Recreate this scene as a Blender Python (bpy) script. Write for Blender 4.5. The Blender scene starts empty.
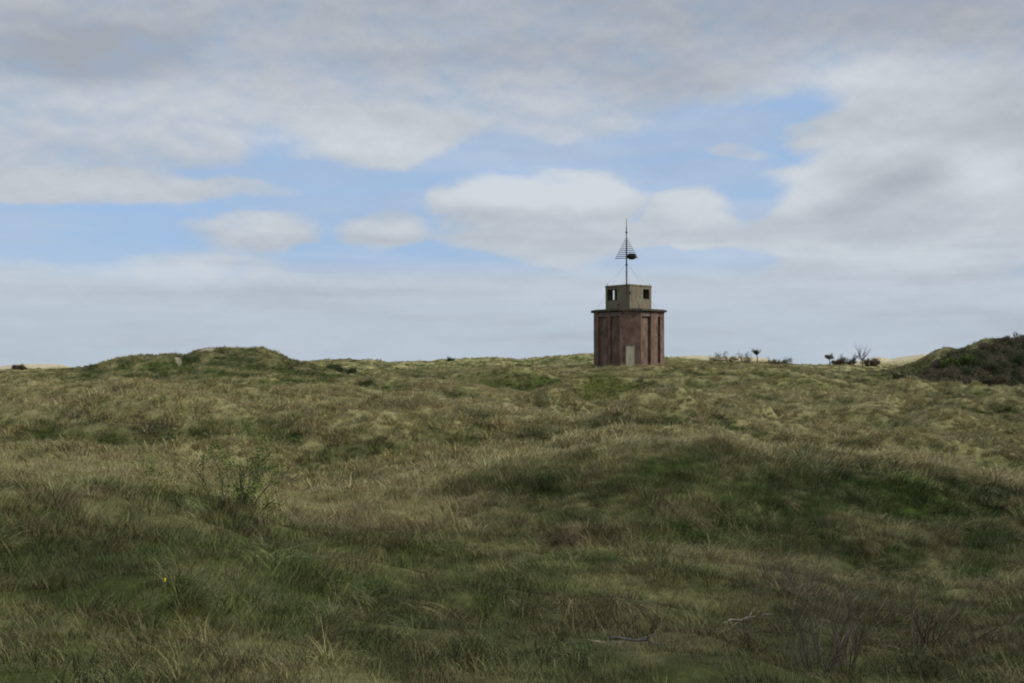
import bpy, bmesh, math, random
import numpy as np
from mathutils import Vector, Matrix
R = math.radians
C = bpy.context.scene.collection
SC = bpy.context.scene

# ------------------------------------------------------------------ camera
F = 1000.0          # focal length in pixels of the 1024-wide frame
H = 366.0           # row of the eye-level horizon
cd = bpy.data.cameras.new('camera'); cam = bpy.data.objects.new('camera', cd); C.objects.link(cam)
cd.sensor_width = 36.0; cd.lens = 36.0*F/1024.0; cd.clip_start = 0.05; cd.clip_end = 12000
PITCH = math.atan((H-341.5)/F)
cam.location = (0, 0, 0); cam.rotation_euler = (R(90)+PITCH, 0, 0)
SC.camera = cam

# ------------------------------------------------------------------ render settings
SC.view_settings.view_transform = 'Standard'; SC.view_settings.look = 'None'
SC.view_settings.exposure = 0.0; SC.view_settings.gamma = 1.0
SC.render.engine = 'CYCLES'
SC.cycles.use_denoising = True
SC.cycles.max_bounces = 5; SC.cycles.diffuse_bounces = 3; SC.cycles.transparent_max_bounces = 4
SC.render.filter_size = 1.5
try: SC.cycles.pixel_filter_type = 'BLACKMAN_HARRIS'; SC.cycles.filter_width = 1.9
except Exception: pass

# ------------------------------------------------------------------ sun
SUN_EL, SUN_AZ = 40.0, 106.0     # degrees; azimuth clockwise from +Y
sd = bpy.data.lights.new('sun', 'SUN'); sun = bpy.data.objects.new('sun', sd); C.objects.link(sun)
sd.energy = 3.0; sd.angle = R(8); sd.color = (1.0, 0.95, 0.87)
sv = Vector((math.sin(R(SUN_AZ))*math.cos(R(SUN_EL)), math.cos(R(SUN_AZ))*math.cos(R(SUN_EL)), math.sin(R(SUN_EL))))
sun.rotation_euler = sv.to_track_quat('Z', 'Y').to_euler()
sun.location = (20, -20, 40)

# ------------------------------------------------------------------ world: sky with clouds
W = bpy.data.worlds.new('World'); SC.world = W; W.use_nodes = True
nt = W.node_tree; N = nt.nodes; L = nt.links; N.clear()
def nd(t, **k):
    n = N.new(t)
    for a, b in k.items(): setattr(n, a, b)
    return n
def put(sock, v):
    if isinstance(v, bpy.types.NodeSocket): L.new(v, sock)
    else: sock.default_value = v
def M(op, a, b=None, c=None, clamp=False):
    n = nd('ShaderNodeMath', operation=op, use_clamp=clamp)
    put(n.inputs[0], a)
    if b is not None: put(n.inputs[1], b)
    if c is not None: put(n.inputs[2], c)
    return n.outputs[0]
def SM(v, a, b, lo=0.0, hi=1.0):
    n = nd('ShaderNodeMapRange', interpolation_type='SMOOTHSTEP')
    put(n.inputs[0], v); n.inputs[1].default_value = a; n.inputs[2].default_value = b
    n.inputs[3].default_value = lo; n.inputs[4].default_value = hi
    return n.outputs[0]
tc = nd('ShaderNodeTexCoord'); sp = nd('ShaderNodeSeparateXYZ'); L.new(tc.outputs['Generated'], sp.inputs[0])
dx, dy, dz = sp.outputs
yc = M('MAXIMUM', dy, 0.25)
U = M('MULTIPLY_ADD', M('DIVIDE', dx, yc), F/100, 5.12)          # hundreds of "pixels" of bearing
V = M('MULTIPLY_ADD', M('DIVIDE', dz, yc), F/100, 0.0)           # elevation above the horizon, same unit
uv = nd('ShaderNodeCombineXYZ'); L.new(U, uv.inputs[0]); L.new(V, uv.inputs[1])
def noise(scale, stretch, detail=7, rough=0.55, off=(0, 0, 0), src=None):
    mp = nd('ShaderNodeMapping'); L.new(src or tc.outputs['Generated'], mp.inputs[0])
    mp.inputs['Scale'].default_value = (scale, scale, scale*stretch); mp.inputs['Location'].default_value = off
    n = nd('ShaderNodeTexNoise'); L.new(mp.outputs[0], n.inputs['Vector'])
    n.inputs['Scale'].default_value = 1.0; n.inputs['Detail'].default_value = detail; n.inputs['Roughness'].default_value = rough
    return n.outputs['Fac']
n1 = noise(5.0, 2.6, 8, 0.56, (3.1, 0.4, 1.7))
n2 = noise(13.0, 2.4, 7, 0.55, (0.3, 7.4, 2.7))
n4 = noise(34.0, 1.9, 6, 0.6, (5.3, 2.4, 4.7))
n5 = noise(5.0, 11.0, 6, 0.55, (1.3, 8.4, 0.7))
n2u = noise(13.0, 2.4, 7, 0.55, (0.3, 7.4, 2.7+.35))
n4u = noise(34.0, 1.9, 6, 0.6, (5.3, 2.4, 4.7+.5))
n3 = noise(2.6, 3.0, 5, 0.5, (9.3, 1.4, 5.7))
# warp of the blob coordinates so that no cloud edge is an ellipse
wn = nd('ShaderNodeTexNoise'); wm = nd('ShaderNodeMapping'); L.new(tc.outputs['Generated'], wm.inputs[0])
wm.inputs['Scale'].default_value = (7, 7, 13); L.new(wm.outputs[0], wn.inputs['Vector']); wn.inputs['Scale'].default_value = 1; wn.inputs['Detail'].default_value = 6
wv = nd('ShaderNodeVectorMath', operation='SUBTRACT'); L.new(wn.outputs['Color'], wv.inputs[0]); wv.inputs[1].default_value = (.5, .5, .5)
ws = nd('ShaderNodeVectorMath', operation='MULTIPLY'); L.new(wv.outputs[0], ws.inputs[0]); ws.inputs[1].default_value = (.8, .45, 0)
wa = nd('ShaderNodeVectorMath', operation='ADD'); L.new(uv.outputs[0], wa.inputs[0]); L.new(ws.outputs[0], wa.inputs[1])
UVW = wa.outputs[0]
def blob(px, py, rx, ry, rot=0.0, amp=1.0, soft=1.0):
    mp = nd('ShaderNodeMapping', vector_type='TEXTURE'); L.new(UVW, mp.inputs[0])
    mp.inputs['Location'].default_value = (px/100, (H-py)/100, 0)
    mp.inputs['Rotation'].default_value = (0, 0, R(rot)); mp.inputs['Scale'].default_value = (rx/100, ry/100, 1)
    ln = nd('ShaderNodeVectorMath', operation='LENGTH'); L.new(mp.outputs[0], ln.inputs[0])
    return SM(ln.outputs['Value'], 1.0+0.55*soft, 1.0-0.75*soft, 0.0, amp)
def total(bl):
    t = None
    for b in bl:
        o = blob(*b); t = o if t is None else M('ADD', t, o)
    return t
HOLES = [ # px, py, rx, ry, rot, amp
    (90, 222, 300, 33, 0, .95), (330, 205, 190, 48, 0, .95), (300, 160, 60, 26, -10, .8), (480, 172, 110, 34, 6, .9), (600, 168, 130, 34, 10, .95), (700, 152, 120, 46, 14, 1.0),
    (785, 118, 62, 24, 20, .85), (750, 195, 60, 34, 10, .8), (400, 254, 150, 20, -4, .9), (690, 264, 100, 15, 0, .75), (640, 205, 16, 40, 0, .5)]
PUFFS = [
    (535, 203, 118, 34, 0, 1.1), (575, 186, 62, 26, 0, 1.1), (460, 204, 44, 22, 0, 1.0), (697, 214, 52, 38, 0, 1.05), (560, 245, 110, 22, 0, .75), (650, 240, 40, 14, 0, .6),
    (246, 230, 84, 19, 0, 1.1), (385, 228, 58, 21, 0, 1.1), (120, 187, 190, 17, -2, .95), (225, 188, 60, 16, 0, .8), (308, 204, 24, 9, 0, .5), (375, 146, 100, 30, 0, .8),
    (900, 215, 150, 75, 10, 1.0), (820, 235, 70, 50, 0, .9), (960, 150, 140, 70, 0, .9), (738, 145, 42, 13, 0, .95), (812, 122, 42, 18, 25, .8), (790, 175, 30, 22, 0, .5)]
def maxof(bl):
    t = None
    for q in bl:
        o = blob(*q, 0.8); t = o if t is None else M('MAXIMUM', t, o)
    return t
cov = M('ADD', 0.62, M('MULTIPLY', M('SUBTRACT', n1, 0.5), 0.45))
cov = M('ADD', cov, M('MULTIPLY', M('SUBTRACT', n2, 0.5), 0.75))
cov = M('ADD', cov, M('MULTIPLY', M('SUBTRACT', n4, 0.5), 0.42))
cov = M('SUBTRACT', cov, maxof(HOLES)); cov = M('ADD', cov, maxof(PUFFS))
alpha = SM(cov, -0.08, 0.82)
alpha = M('MAXIMUM', alpha, SM(M('ADD', n3, M('MULTIPLY', n5, .5)), 0.50, 1.0, .0, .50))
alpha = M('MAXIMUM', alpha, SM(V, 1.20, 0.80, 0, .95))     # low layer near the horizon hides the blue
# brightness of the cloud
BR = [(560, 190, 90, 26, 0, .5), (480, 200, 60, 18, 0, .3), (705, 203, 45, 26, 0, .45), (800, 190, 40, 30, 30, .35), (990, 175, 50, 30, 0, .45),
      (160, 105, 170, 35, -10, .12), (400, 150, 120, 24, -10, .2), (240, 226, 60, 10, 0, .3), (395, 226, 50, 9, 0, .2), (870, 70, 130, 30, 0, .3),
      (150, 268, 240, 16, -3, .2), (120, 180, 110, 12, 0, .15), (850, 140, 120, 25, 10, .25), (830, 255, 180, 12, 0, .2)]
DK = [(500, 60, 160, 26, 0, .30), (60, 35, 140, 45, 0, .25), (850, 10, 300, 45, 0, .28), (450, 5, 260, 40, 0, .12), (90, 60, 100, 30, 0, .35), (700, 75, 110, 22, 5, .25),
      (900, 190, 60, 16, 20, .30), (540, 220, 90, 8, 0, .15), (820, 225, 120, 14, 0, .12)]
b = M('ADD', 0.50, M('MULTIPLY', M('SUBTRACT', n1, 0.5), 0.45))
b = M('ADD', b, M('MULTIPLY', M('SUBTRACT', n3, 0.5), 0.5)); b = M('ADD', b, M('MULTIPLY', M('SUBTRACT', n2, 0.5), 0.2))
b = M('ADD', b, M('MULTIPLY', M('SUBTRACT', n2, n2u), .4)); b = M('ADD', b, M('MULTIPLY', M('SUBTRACT', n4, n4u), .3))
b = M('ADD', b, M('MULTIPLY', M('SUBTRACT', n5, 0.47), SM(V, 1.8, 0.9, 0, 1.5))); b = M('ADD', b, total(BR)); b = M('SUBTRACT', b, total(DK)); b = M('SUBTRACT', b, SM(V, 2.0, 3.8, 0, .16), clamp=True)
cr = nd('ShaderNodeValToRGB'); L.new(b, cr.inputs[0])
STR = 0.10
def lin(r, g, b_): return tuple((((c/255)/12.92) if c/255 <= .04045 else ((c/255+.055)/1.055)**2.4)/STR for c in (r, g, b_)) + (1,)
e = cr.color_ramp.elements
e[0].position = 0.0; e[0].color = (0, 0, 0, 1); e[1].position = 1.0; e[1].color = (1, 1, 1, 1)
mixc = nd('ShaderNodeMix', data_type='RGBA', clamp_result=False); L.new(b, mixc.inputs[0])
mixc.inputs[6].default_value = lin(163, 168, 177); mixc.inputs[7].default_value = lin(213, 219, 226)
low = nd('ShaderNodeMix', data_type='RGBA', clamp_result=False); L.new(M('ADD', SM(V, 3.0, 0.9, 0, .28), M('MULTIPLY', SM(V, 1.25, 0.25, 0, .62), M('MULTIPLY_ADD', n5, 1.3, .0)), clamp=True), low.inputs[0])
L.new(mixc.outputs[2], low.inputs[6]); low.inputs[7].default_value = lin(181, 195, 208)
sky = nd('ShaderNodeTexSky', sky_type='NISHITA'); sky.sun_disc = False
sky.sun_elevation = R(SUN_EL); sky.sun_rotation = R(SUN_AZ); sky.air_density = 1.0; sky.dust_density = 1.5; sky.ozone_density = 1.2
hs = nd('ShaderNodeMix', data_type='RGBA', blend_type='MULTIPLY'); hs.inputs[0].default_value = 1
L.new(sky.outputs[0], hs.inputs[6]); hs.inputs[7].default_value = (2.0, 1.75, 1.6, 1)
blu = nd('ShaderNodeMix', data_type='RGBA', clamp_result=False); blu.inputs[0].default_value = .8; L.new(hs.outputs[2], blu.inputs[6]); blu.inputs[7].default_value = lin(143, 180, 224)
SKYMUL = hs.inputs[7]
fin = nd('ShaderNodeMix', data_type='RGBA', clamp_result=False); L.new(alpha, fin.inputs[0]); L.new(blu.outputs[2], fin.inputs[6]); L.new(low.outputs[2], fin.inputs[7])
bg = nd('ShaderNodeBackground'); bg.inputs['Strength'].default_value = STR; L.new(fin.outputs[2], bg.inputs['Color'])
wo = nd('ShaderNodeOutputWorld'); L.new(bg.outputs[0], wo.inputs[0])
W.cycles.sampling_method = 'MANUAL'; W.cycles.sample_map_resolution = 512

# ------------------------------------------------------------------ numpy noise
def _h(ix, iy, s):
    v = (ix.astype(np.int64)*374761393 + iy.astype(np.int64)*668265263 + s*2147483647) & 0xffffffff
    v = ((v ^ (v >> 13))*1274126177) & 0xffffffff
    v = (v ^ (v >> 16)) & 0xffffffff
    v = (v*2246822519) & 0xffffffff
    return ((v ^ (v >> 15)) & 0xffffff)/float(0xffffff)
def vn(x, y, s=0):
    ix = np.floor(x); iy = np.floor(y); fx = x-ix; fy = y-iy
    fx = fx*fx*fx*(fx*(fx*6-15)+10); fy = fy*fy*fy*(fy*(fy*6-15)+10)
    a = _h(ix, iy, s); b = _h(ix+1, iy, s); c = _h(ix, iy+1, s); d = _h(ix+1, iy+1, s)
    return (a+(b-a)*fx)*(1-fy)+(c+(d-c)*fx)*fy - 0.5
def fbm(x, y, s=0, o=4, g=0.5):
    t = 0; a = 1.0; n = 0
    for i in range(o):
        c_, s_ = math.cos(0.6*i+0.3), math.sin(0.6*i+0.3)
        t = t + a*vn((x*c_-y*s_)*2**i+17.3*i, (x*s_+y*c_)*2**i-9.1*i, s+i); n += a; a *= g
    return 2*t/n
def sst(x, a, b):
    t = np.clip((x-a)/(b-a), 0, 1); return t*t*(3-2*t)

# ------------------------------------------------------------------ terrain height
PXT = np.arange(-500, 1525, 4.0)
def curve(pts, sig):
    xs = [p[0] for p in pts]; ys = [p[1] for p in pts]
    v = np.interp(PXT, xs, ys); k = np.arange(-60, 61)*4.0; g = np.exp(-.5*(k/max(sig, .1))**2); g /= g.sum()
    return np.convolve(np.pad(v, 60, mode='edge'), g, mode='valid')
KN = []   # (distance, height) curves over bearing
def ridge(d, pts, sig):
    dd = curve(d, 40) if isinstance(d, list) else np.full(PXT.shape, float(d))
    KN.append((dd, -(curve(pts, sig)-H)/F*dd))
def valley(d, drop, sig=40):
    dd = curve(d, 40) if isinstance(d, list) else np.full(PXT.shape, float(d))
    dr = curve(drop, sig) if isinstance(drop, list) else drop
    KN.append((dd, KN[-1][1]-dr*1.3))
KN.append((np.full(PXT.shape, 0.0), np.full(PXT.shape, -1.6)))
KN.append((np.full(PXT.shape, 4.5), curve([(-400, -1.55), (0, -1.6), (500, -1.75), (1024, -1.85)], 60)))
ridge([(-300, 12), (0, 12.5), (300, 14), (520, 13), (800, 13.5), (1024, 15)],
      [(-300, 470), (0, 487), (100, 486), (200, 500), (300, 524), (400, 548), (520, 560), (700, 566), (800, 590), (900, 606), (1024, 590), (1200, 560)], 20)
valley([(0, 16.5), (500, 16), (800, 17), (1024, 18)], [(-300, .7), (0, .7), (200, .45), (300, .5), (500, .45), (700, .35), (900, .15), (1024, .2)])
ridge([(-300, 23), (0, 24), (300, 26), (450, 26), (620, 24), (800, 25), (1024, 27)],
      [(-300, 440), (0, 450), (60, 446), (150, 455), (220, 472), (300, 492), (400, 486), (480, 472), (560, 456), (620, 440), (680, 443), (760, 451), (850, 459), (930, 470), (1000, 488), (1100, 505), (1300, 500)], 16)
valley([(0, 30), (600, 31), (900, 37), (1024, 38)], [(-300, .7), (0, .75), (300, .35), (450, .6), (620, .9), (900, 1.0), (1024, .6)])
ridge([(0, 42), (300, 43), (600, 43), (1024, 47)],
      [(-300, 415), (0, 420), (100, 416), (200, 411), (300, 421), (400, 424), (500, 424), (600, 424), (700, 418), (800, 423), (860, 430), (900, 437), (960, 450), (1024, 456), (1200, 440)], 18)
valley(51, [(0, .6), (500, .55), (800, .7), (900, .4), (1024, .2)])
ridge([(0, 63), (300, 66), (600, 66), (760, 68), (1024, 62)],
      [(-300, 400), (0, 397), (100, 393), (200, 398), (300, 392), (400, 399), (480, 400), (560, 402), (590, 406), (620, 404), (650, 396), (700, 390), (760, 387), (850, 392), (880, 395), (930, 392), (960, 398), (1024, 412), (1200, 405)], 12)
valley(74, [(0, .5), (500, .55), (570, .3), (600, .05), (640, .3), (700, .6), (1024, .5)], 15)
ridge(88, [(-300, 386), (0, 389), (100, 392), (200, 392), (300, 390), (400, 386), (460, 382), (500, 374), (540, 373), (575, 371), (592, 374), (606, 370), (640, 367.3), (665, 368.3), (700, 368.5), (760, 371), (800, 374), (850, 381), (900, 390), (1024, 396), (1200, 398)], 7)
KN.append((np.full(PXT.shape, 98.0), curve([(-300, -2.5), (350, -2.5), (450, -1.9), (540, -.8), (580, -.15), (680, -.15), (740, -.6), (900, -2.6), (1200, -3.1)], 12)))
ridge(125, [(-300, 374), (0, 372), (60, 371), (90, 367), (110, 360), (130, 356.5), (165, 355), (186, 355), (196, 351), (204, 348.6), (225, 348.8), (264, 347.6), (276, 352), (288, 358.5), (320, 366), (360, 372), (480, 371), (560, 368), (600, 366), (700, 364), (780, 368), (850, 374), (885, 372), (905, 366), (925, 358), (938, 350), (948, 347), (960, 350), (968, 346), (982, 340), (1005, 337.5), (1024, 338), (1100, 334), (1250, 345), (1400, 365)], 2.5)
valley(150, [(-300, .8), (80, .8), (200, 2.2), (300, 1.0), (880, .5), (1000, 3.0), (1200, 3)])
ridge(190, [(-300, 373), (0, 371), (20, 370), (80, 371), (300, 366), (325, 361.5), (350, 361), (372, 362), (390, 364), (420, 363), (470, 360), (495, 358.5), (520, 361), (545, 358.5), (575, 356.5), (598, 354.5), (620, 356), (660, 357.5), (690, 361), (740, 364), (790, 366), (860, 367), (900, 368), (1024, 365), (1200, 365)], 2.5)
valley(245, 1.6)
ridge(330, [(-300, 370), (0, 367.5), (20, 363.8), (40, 363.4), (65, 364.5), (80, 370), (300, 364), (340, 362.5), (400, 364), (560, 360), (620, 358), (665, 357), (690, 355.3), (740, 357), (765, 359), (790, 364), (815, 366.5), (840, 365), (868, 361), (878, 358), (890, 359), (905, 357), (925, 354), (940, 357), (980, 361), (1200, 366)], 2)
KN.append((np.full(PXT.shape, 520.0), np.full(PXT.shape, -7.0)))
KN.append((np.full(PXT.shape, 9000.0), np.full(PXT.shape, -22.0)))
KD = np.array([k[0] for k in KN]); KZ = np.array([k[1] for k in KN])
TX, TY = 10.95, 98.0      # tower centre
TX = (628.6-512)/F*TY; TZ = -0.12
HUMMOCKS = [(885, 64, 30, .05, .75), (955, 56, 42, .055, .85), (905, 76, 24, .035, .6), (835, 58, 60, .04, .5), (735, 52, 55, .035, .55), (1005, 70, 40, .05, .65),
    (560, 56, 55, .04, .45), (120, 56, 90, .05, .6), (300, 61, 65, .05, .55), (430, 71, 60, .04, .55), (220, 47, 80, .045, .5), (50, 37, 75, .05, .45),
    (350, 38, 60, .05, .4), (660, 40, 60, .045, .45), (160, 80, 60, .03, .5), (30, 70, 50, .04, .6), (500, 84, 45, .03, .6), (780, 82, 60, .025, .5), (1010, 50, 30, .04, .5), (800, 43, 60, .035, .4)]
def polar(x, y):
    th = np.clip(np.arctan2(x, y), -0.75, 0.75); r = np.hypot(x, y)
    return 512+F*np.tan(th), r*np.cos(th), np.abs(np.arctan2(x, y))
def height(x, y):
    x = np.asarray(x, float); y = np.asarray(y, float)
    px, d, ab = polar(x, y)
    fi = np.clip((px-PXT[0])/4.0, 0, len(PXT)-1.001); i0 = fi.astype(int); f = fi-i0
    kd = KD[:, i0]*(1-f)+KD[:, i0+1]*f; kz = KZ[:, i0]*(1-f)+KZ[:, i0+1]*f
    z = np.array(kz[0]); 
    for k in range(len(KD)-1):
        t = np.clip((d-kd[k])/(kd[k+1]-kd[k]), 0, 1); s = t*t*(3-2*t)
        s = 0.75*s+0.25*t
        z = np.where(d >= kd[k], kz[k]*(1-s)+kz[k+1]*s, z)
    near = sst(d, 2.5, 9); trk = 1-.8*np.exp(-((px-603)/30)**2-((np.log(np.maximum(d, 1))-math.log(77))/.13)**2)
    farf = 1-0.75*sst(d, 80, 130); farf = farf*(.25+.75*sst(np.hypot(x-TX, y-TY), 5, 22))*trk
    z = z + sst(d, 5, 10)*(1-sst(d, 24, 30))*(.22*np.clip(1-np.abs(fbm(x/3.6, y/2.6, 87, 2))*2.6, 0, 1)-.1)
    z = z + near*farf*(0.20*fbm(x/5.0, y/4.0, 3, 3) + 0.17*fbm(x/1.9, y/1.5, 11, 2) + sst(d, 20, 34)*.26*fbm(x/3.3, y/2.6, 15, 2) + 0.06*fbm(x/.7, y/.6, 21, 2))
    z = z + sst(d, 20, 40)*farf*(0.42*fbm(x/14.0, y/8.0, 31, 3) - 0.15*np.abs(fbm(x/7.0, y/5.0, 37, 2)))
    z = z + sst(d, 108, 118)*(1-sst(d, 150, 160))*(.22*fbm(x/2.2, y/2.2, 91, 3))
    z = z - sst(d, 26, 40)*farf*.58
    # sharper hummocks with a lee side
    h = np.clip(fbm(x/9.0+2, y/5.5, 51, 2)+.05, 0, 1); z = z + sst(d, 26, 40)*farf*1.8*h
    rg = 1-np.abs(fbm(x/11.0+.3*fbm(x/4., y/4., 83, 2), y/6.0, 81, 2))*2.2; z = z + sst(d, 26, 36)*farf*.72*np.clip(rg, -.2, 1)**2
    z = z + sst(d, 165, 185)*(1-sst(d, 215, 230))*(.42*fbm(x/3.5, y/5., 65, 3)+.2)
    z = z + sst(d, 100, 140)*0.20*fbm(x/9.0, y/9.0, 61, 4) + sst(d, 250, 330)*.5*fbm(x/14., y/14., 63, 3)
    for (cx, cd_, rx, rl, hh) in HUMMOCKS:
        ed = 1+.35*fbm(x/3.0, y/3.0, int(cx), 2)
        q = ((px-cx)/rx)**2+((np.log(np.maximum(d, 1))-math.log(cd_))/rl)**2
        z = z + hh*1.15*np.clip(1-q*.55*ed, 0, 1)**1.3
    back = sst(ab, 0.8, 1.5); z = z*(1-back) + back*(-2.4+1.0*fbm(x/25., y/25., 71, 3)+.15*fbm(x/3., y/3., 73, 2))*np.clip(d/8+.4, 0, 1)
    tr = np.hypot(x-TX, y-TY); w = 1-sst(tr, 3.9, 6.5)
    return z*(1-w)+(TZ)*w
def hz(x, y): return float(height(np.array([x]), np.array([y]))[0])
def at(px, d):   # ground point at a bearing and distance
    x = (px-512)/F*d; return Vector((x, d, hz(x, d)))

# ------------------------------------------------------------------ ground cover colour
STRAW = np.array([.46, .42, .205]); GREEN = np.array([.092, .130, .030]); DGREEN = np.array([.062, .084, .026])
BROWN = np.array([.120, .088, .055]); MOSS = np.array([.105, .118, .028]); SAND = np.array([.36, .32, .24]); GREY = np.array([.17, .16, .115])
def gb(px, d, cx, cdist, rx, rl): return np.exp(-((px-cx)/rx)**2-((np.log(d)-math.log(cdist))/rl)**2)
def cover(x, y):
    x = np.asarray(x, float); y = np.asarray(y, float)
    px, d, ab = polar(x, y); d = np.maximum(d, .5)
    # greenness by place, then by patches
    fi = np.clip((px-PXT[0])/4.0, 0, len(PXT)-1.001); ii = fi.astype(int); dc = KD[4][ii]
    wl = sst(px, 380, 520)                                   # left of this the green face is missing
    g = np.interp(d-dc, [-20, -13, -9, -7, -.8, .6, 5, 20, 35, 50, 70, 95, 175, 375], [.95, .90, .74, .82, .74, .16, .12, .20, .24, .34, .52, .68, .62, .5])
    g = g - (1-wl)*.7*sst(d-dc, -9.5, -6.5)*(1-sst(d-dc, -1, 2))
    g = g + .10*gb(px, d, 800, 22, 260, .22) + .22*gb(px, d, 190, 119, 130, .14) + .5*gb(px, d, 1010, 120, 110, .14) - .28*gb(px, d, 300, 28, 200, .15) + .2*gb(px, d, 1000, 26, 120, .1)
    g = g - .25*gb(px, d, 100, 10, 80, .2)*0 + .36*fbm(x/4.5, y/7.0, 101, 4, .7) + .62*fbm(x/1.0, y/1.3, 111, 4, .7) + sst(d, 26, 40)*.28*fbm(x/16., y/7., 115, 3)
    g = np.clip(g, 0, 1)
    # crest slopes are paler (dry marram), hollows greener
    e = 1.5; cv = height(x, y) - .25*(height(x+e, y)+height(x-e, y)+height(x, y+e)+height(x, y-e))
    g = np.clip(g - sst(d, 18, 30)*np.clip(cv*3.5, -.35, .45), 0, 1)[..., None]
    asp = np.clip((height(x, y+.6)-height(x, y-.6))/1.2, -.5, .7); g = np.clip(g[..., 0]+(.25+.45*sst(d, 14, 24)-.30*sst(d, 27, 32))*(1-sst(d, 140, 200))*asp*1.35-.06, 0, 1)[..., None]  # greener camera-facing slopes: aspect cover, also painting relief shade into the colour
    dk = np.clip(.55+.9*fbm(x/2.5+7, y/3.0, 121, 3), 0, 1)[..., None]
    col = STRAW*(1-g)+(GREEN*(1-dk)+DGREEN*dk)*g
    br = np.clip(fbm(x/6.0+40, y/6.0, 131, 3)*1.5-.55, 0, .5)
    br = np.clip(br + .75*gb(px, d, 350, 17.5, 95, .10) + .7*gb(px, d, 590, 17.5, 50, .09) + .4*gb(px, d, 620, 8, 120, .25) + .4*gb(px, d, 90, 8.5, 60, .12)
                 + .7*gb(px, d, 352, 190, 34, .05) + .7*gb(px, d, 400, 72, 30, .05) + .6*gb(px, d, 730, 50, 30, .05)+.5*gb(px, d, 800, 13, 70, .12)+.5*gb(px, d, 960, 9, 90, .3), 0, .9)[..., None]
    col = col*(1-br)+BROWN*br
    ms = np.clip(1.7*gb(px, d, 603, 77, 20, .13)+.45*gb(px, d, 990, 39, 120, .10)+.5*gb(px, d, 480, 82, 60, .05) + .7*gb(px, d, 860, 80, 120, .03), 0, .9)[..., None]
    col = col*(1-ms)+MOSS*ms
    wob = .35*fbm(x/.5, y/.5, 141, 3)+.5*fbm(x/3., y/3., 143, 3)
    sd_ = np.maximum.reduce([gb(px, d, 208, 123, 9, .012)*1.2, gb(px, d, 240, 123.6, 20, .006)*1.1, gb(px, d, 177.4, 117.8, 2.6, .012)*1.2, gb(px, d, 179.6, 116.6, 2.6, .010)*1.0, gb(px, d, 588, 87.3, 5, .012)*.75,
          gb(px, d, 373, 192, 20, .03)*1.1, gb(px, d, 800, 90, 60, .01)*.4, gb(px, d, 600, 7.5, 34, .05)*.62, gb(px, d, 735, 12.1, 30, .03)*.6,
          gb(px, d, 722, 345, 60, .16)*1.3, gb(px, d, 880, 345, 90, .16)*1.3, gb(px, d, 20, 345, 62, .16)*1.6, gb(px, d, 900, 56, 20, .02)*0])
    far_s = sst(d, 230, 300)
    near_s = 1-sst(d, 110, 130)
    sd_ = np.clip((sd_ + wob*(.55-.2*far_s)-.42)*3.5, 0, 1)*(1-.45*near_s)
    s3 = sd_[..., None]*(1-.12*far_s[..., None])
    sc_ = np.where(far_s[..., None] > .5, np.array([.54, .47, .32]), SAND)  # far sand paler: sunlight on the distant dunes put into its colour
    col = col*(1-s3)+sc_*s3
    return np.clip(col, .01, .6), sd_, g[..., 0], br[..., 0], ms[..., 0]

# ------------------------------------------------------------------ materials
def mat(name, rough=.85, spec=.2):
    m = bpy.data.materials.new(name); m.use_nodes = True
    b = m.node_tree.nodes['Principled BSDF']; b.inputs['Roughness'].default_value = rough; b.inputs['Specular IOR Level'].default_value = spec
    return m, m.node_tree.nodes, m.node_tree.links, b
def noisy(name, c1, c2, scale=5, rough=.85, spec=.2, bump=0.0, c3=None, detail=6):
    m, n, l, b = mat(name, rough, spec)
    tcn = n.new('ShaderNodeTexCoord'); t = n.new('ShaderNodeTexNoise'); t.inputs['Scale'].default_value = scale; t.inputs['Detail'].default_value = detail; t.inputs['Roughness'].default_value = .65
    l.new(tcn.outputs['Object'], t.inputs['Vector']); r = n.new('ShaderNodeValToRGB'); l.new(t.outputs['Fac'], r.inputs[0])
    r.color_ramp.elements[0].position = .35; r.color_ramp.elements[0].color = (*c1, 1); r.color_ramp.elements[1].position = .68; r.color_ramp.elements[1].color = (*c2, 1)
    if c3: el = r.color_ramp.elements.new(.5); el.color = (*c3, 1)
    l.new(r.outputs[0], b.inputs['Base Color'])
    if bump:
        bp = n.new('ShaderNodeBump'); bp.inputs['Strength'].default_value = bump; bp.inputs['Distance'].default_value = .05; l.new(t.outputs['Fac'], bp.inputs['Height']); l.new(bp.outputs[0], b.inputs['Normal'])
    return m
# ground: stored cover colour broken up by fine procedural litter
gm, n, l, b = mat('ground_cover', .95, .05)
a_ = n.new('ShaderNodeAttribute'); a_.attribute_name = 'cover'
tcn = n.new('ShaderNodeTexCoord')
t1 = n.new('ShaderNodeTexNoise'); t1.inputs['Scale'].default_value = 6.0; t1.inputs['Detail'].default_value = 9; t1.inputs['Roughness'].default_value = .7
t2 = n.new('ShaderNodeTexNoise'); t2.inputs['Scale'].default_value = .55; t2.inputs['Detail'].default_value = 8; t2.inputs['Roughness'].default_value = .7
for t in (t1, t2): l.new(tcn.outputs['Object'], t.inputs['Vector'])
mr = n.new('ShaderNodeMapRange'); l.new(t1.outputs['Fac'], mr.inputs[0]); mr.inputs[1].default_value = .3; mr.inputs[2].default_value = .7; mr.inputs[3].default_value = .55; mr.inputs[4].default_value = 1.35
mr2 = n.new('ShaderNodeMapRange'); l.new(t2.outputs['Fac'], mr2.inputs[0]); mr2.inputs[1].default_value = .3; mr2.inputs[2].default_value = .7; mr2.inputs[3].default_value = .7; mr2.inputs[4].default_value = 1.3
mm = n.new('ShaderNodeMath'); mm.operation = 'MULTIPLY'; l.new(mr.outputs[0], mm.inputs[0]); l.new(mr2.outputs[0], mm.inputs[1])
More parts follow.
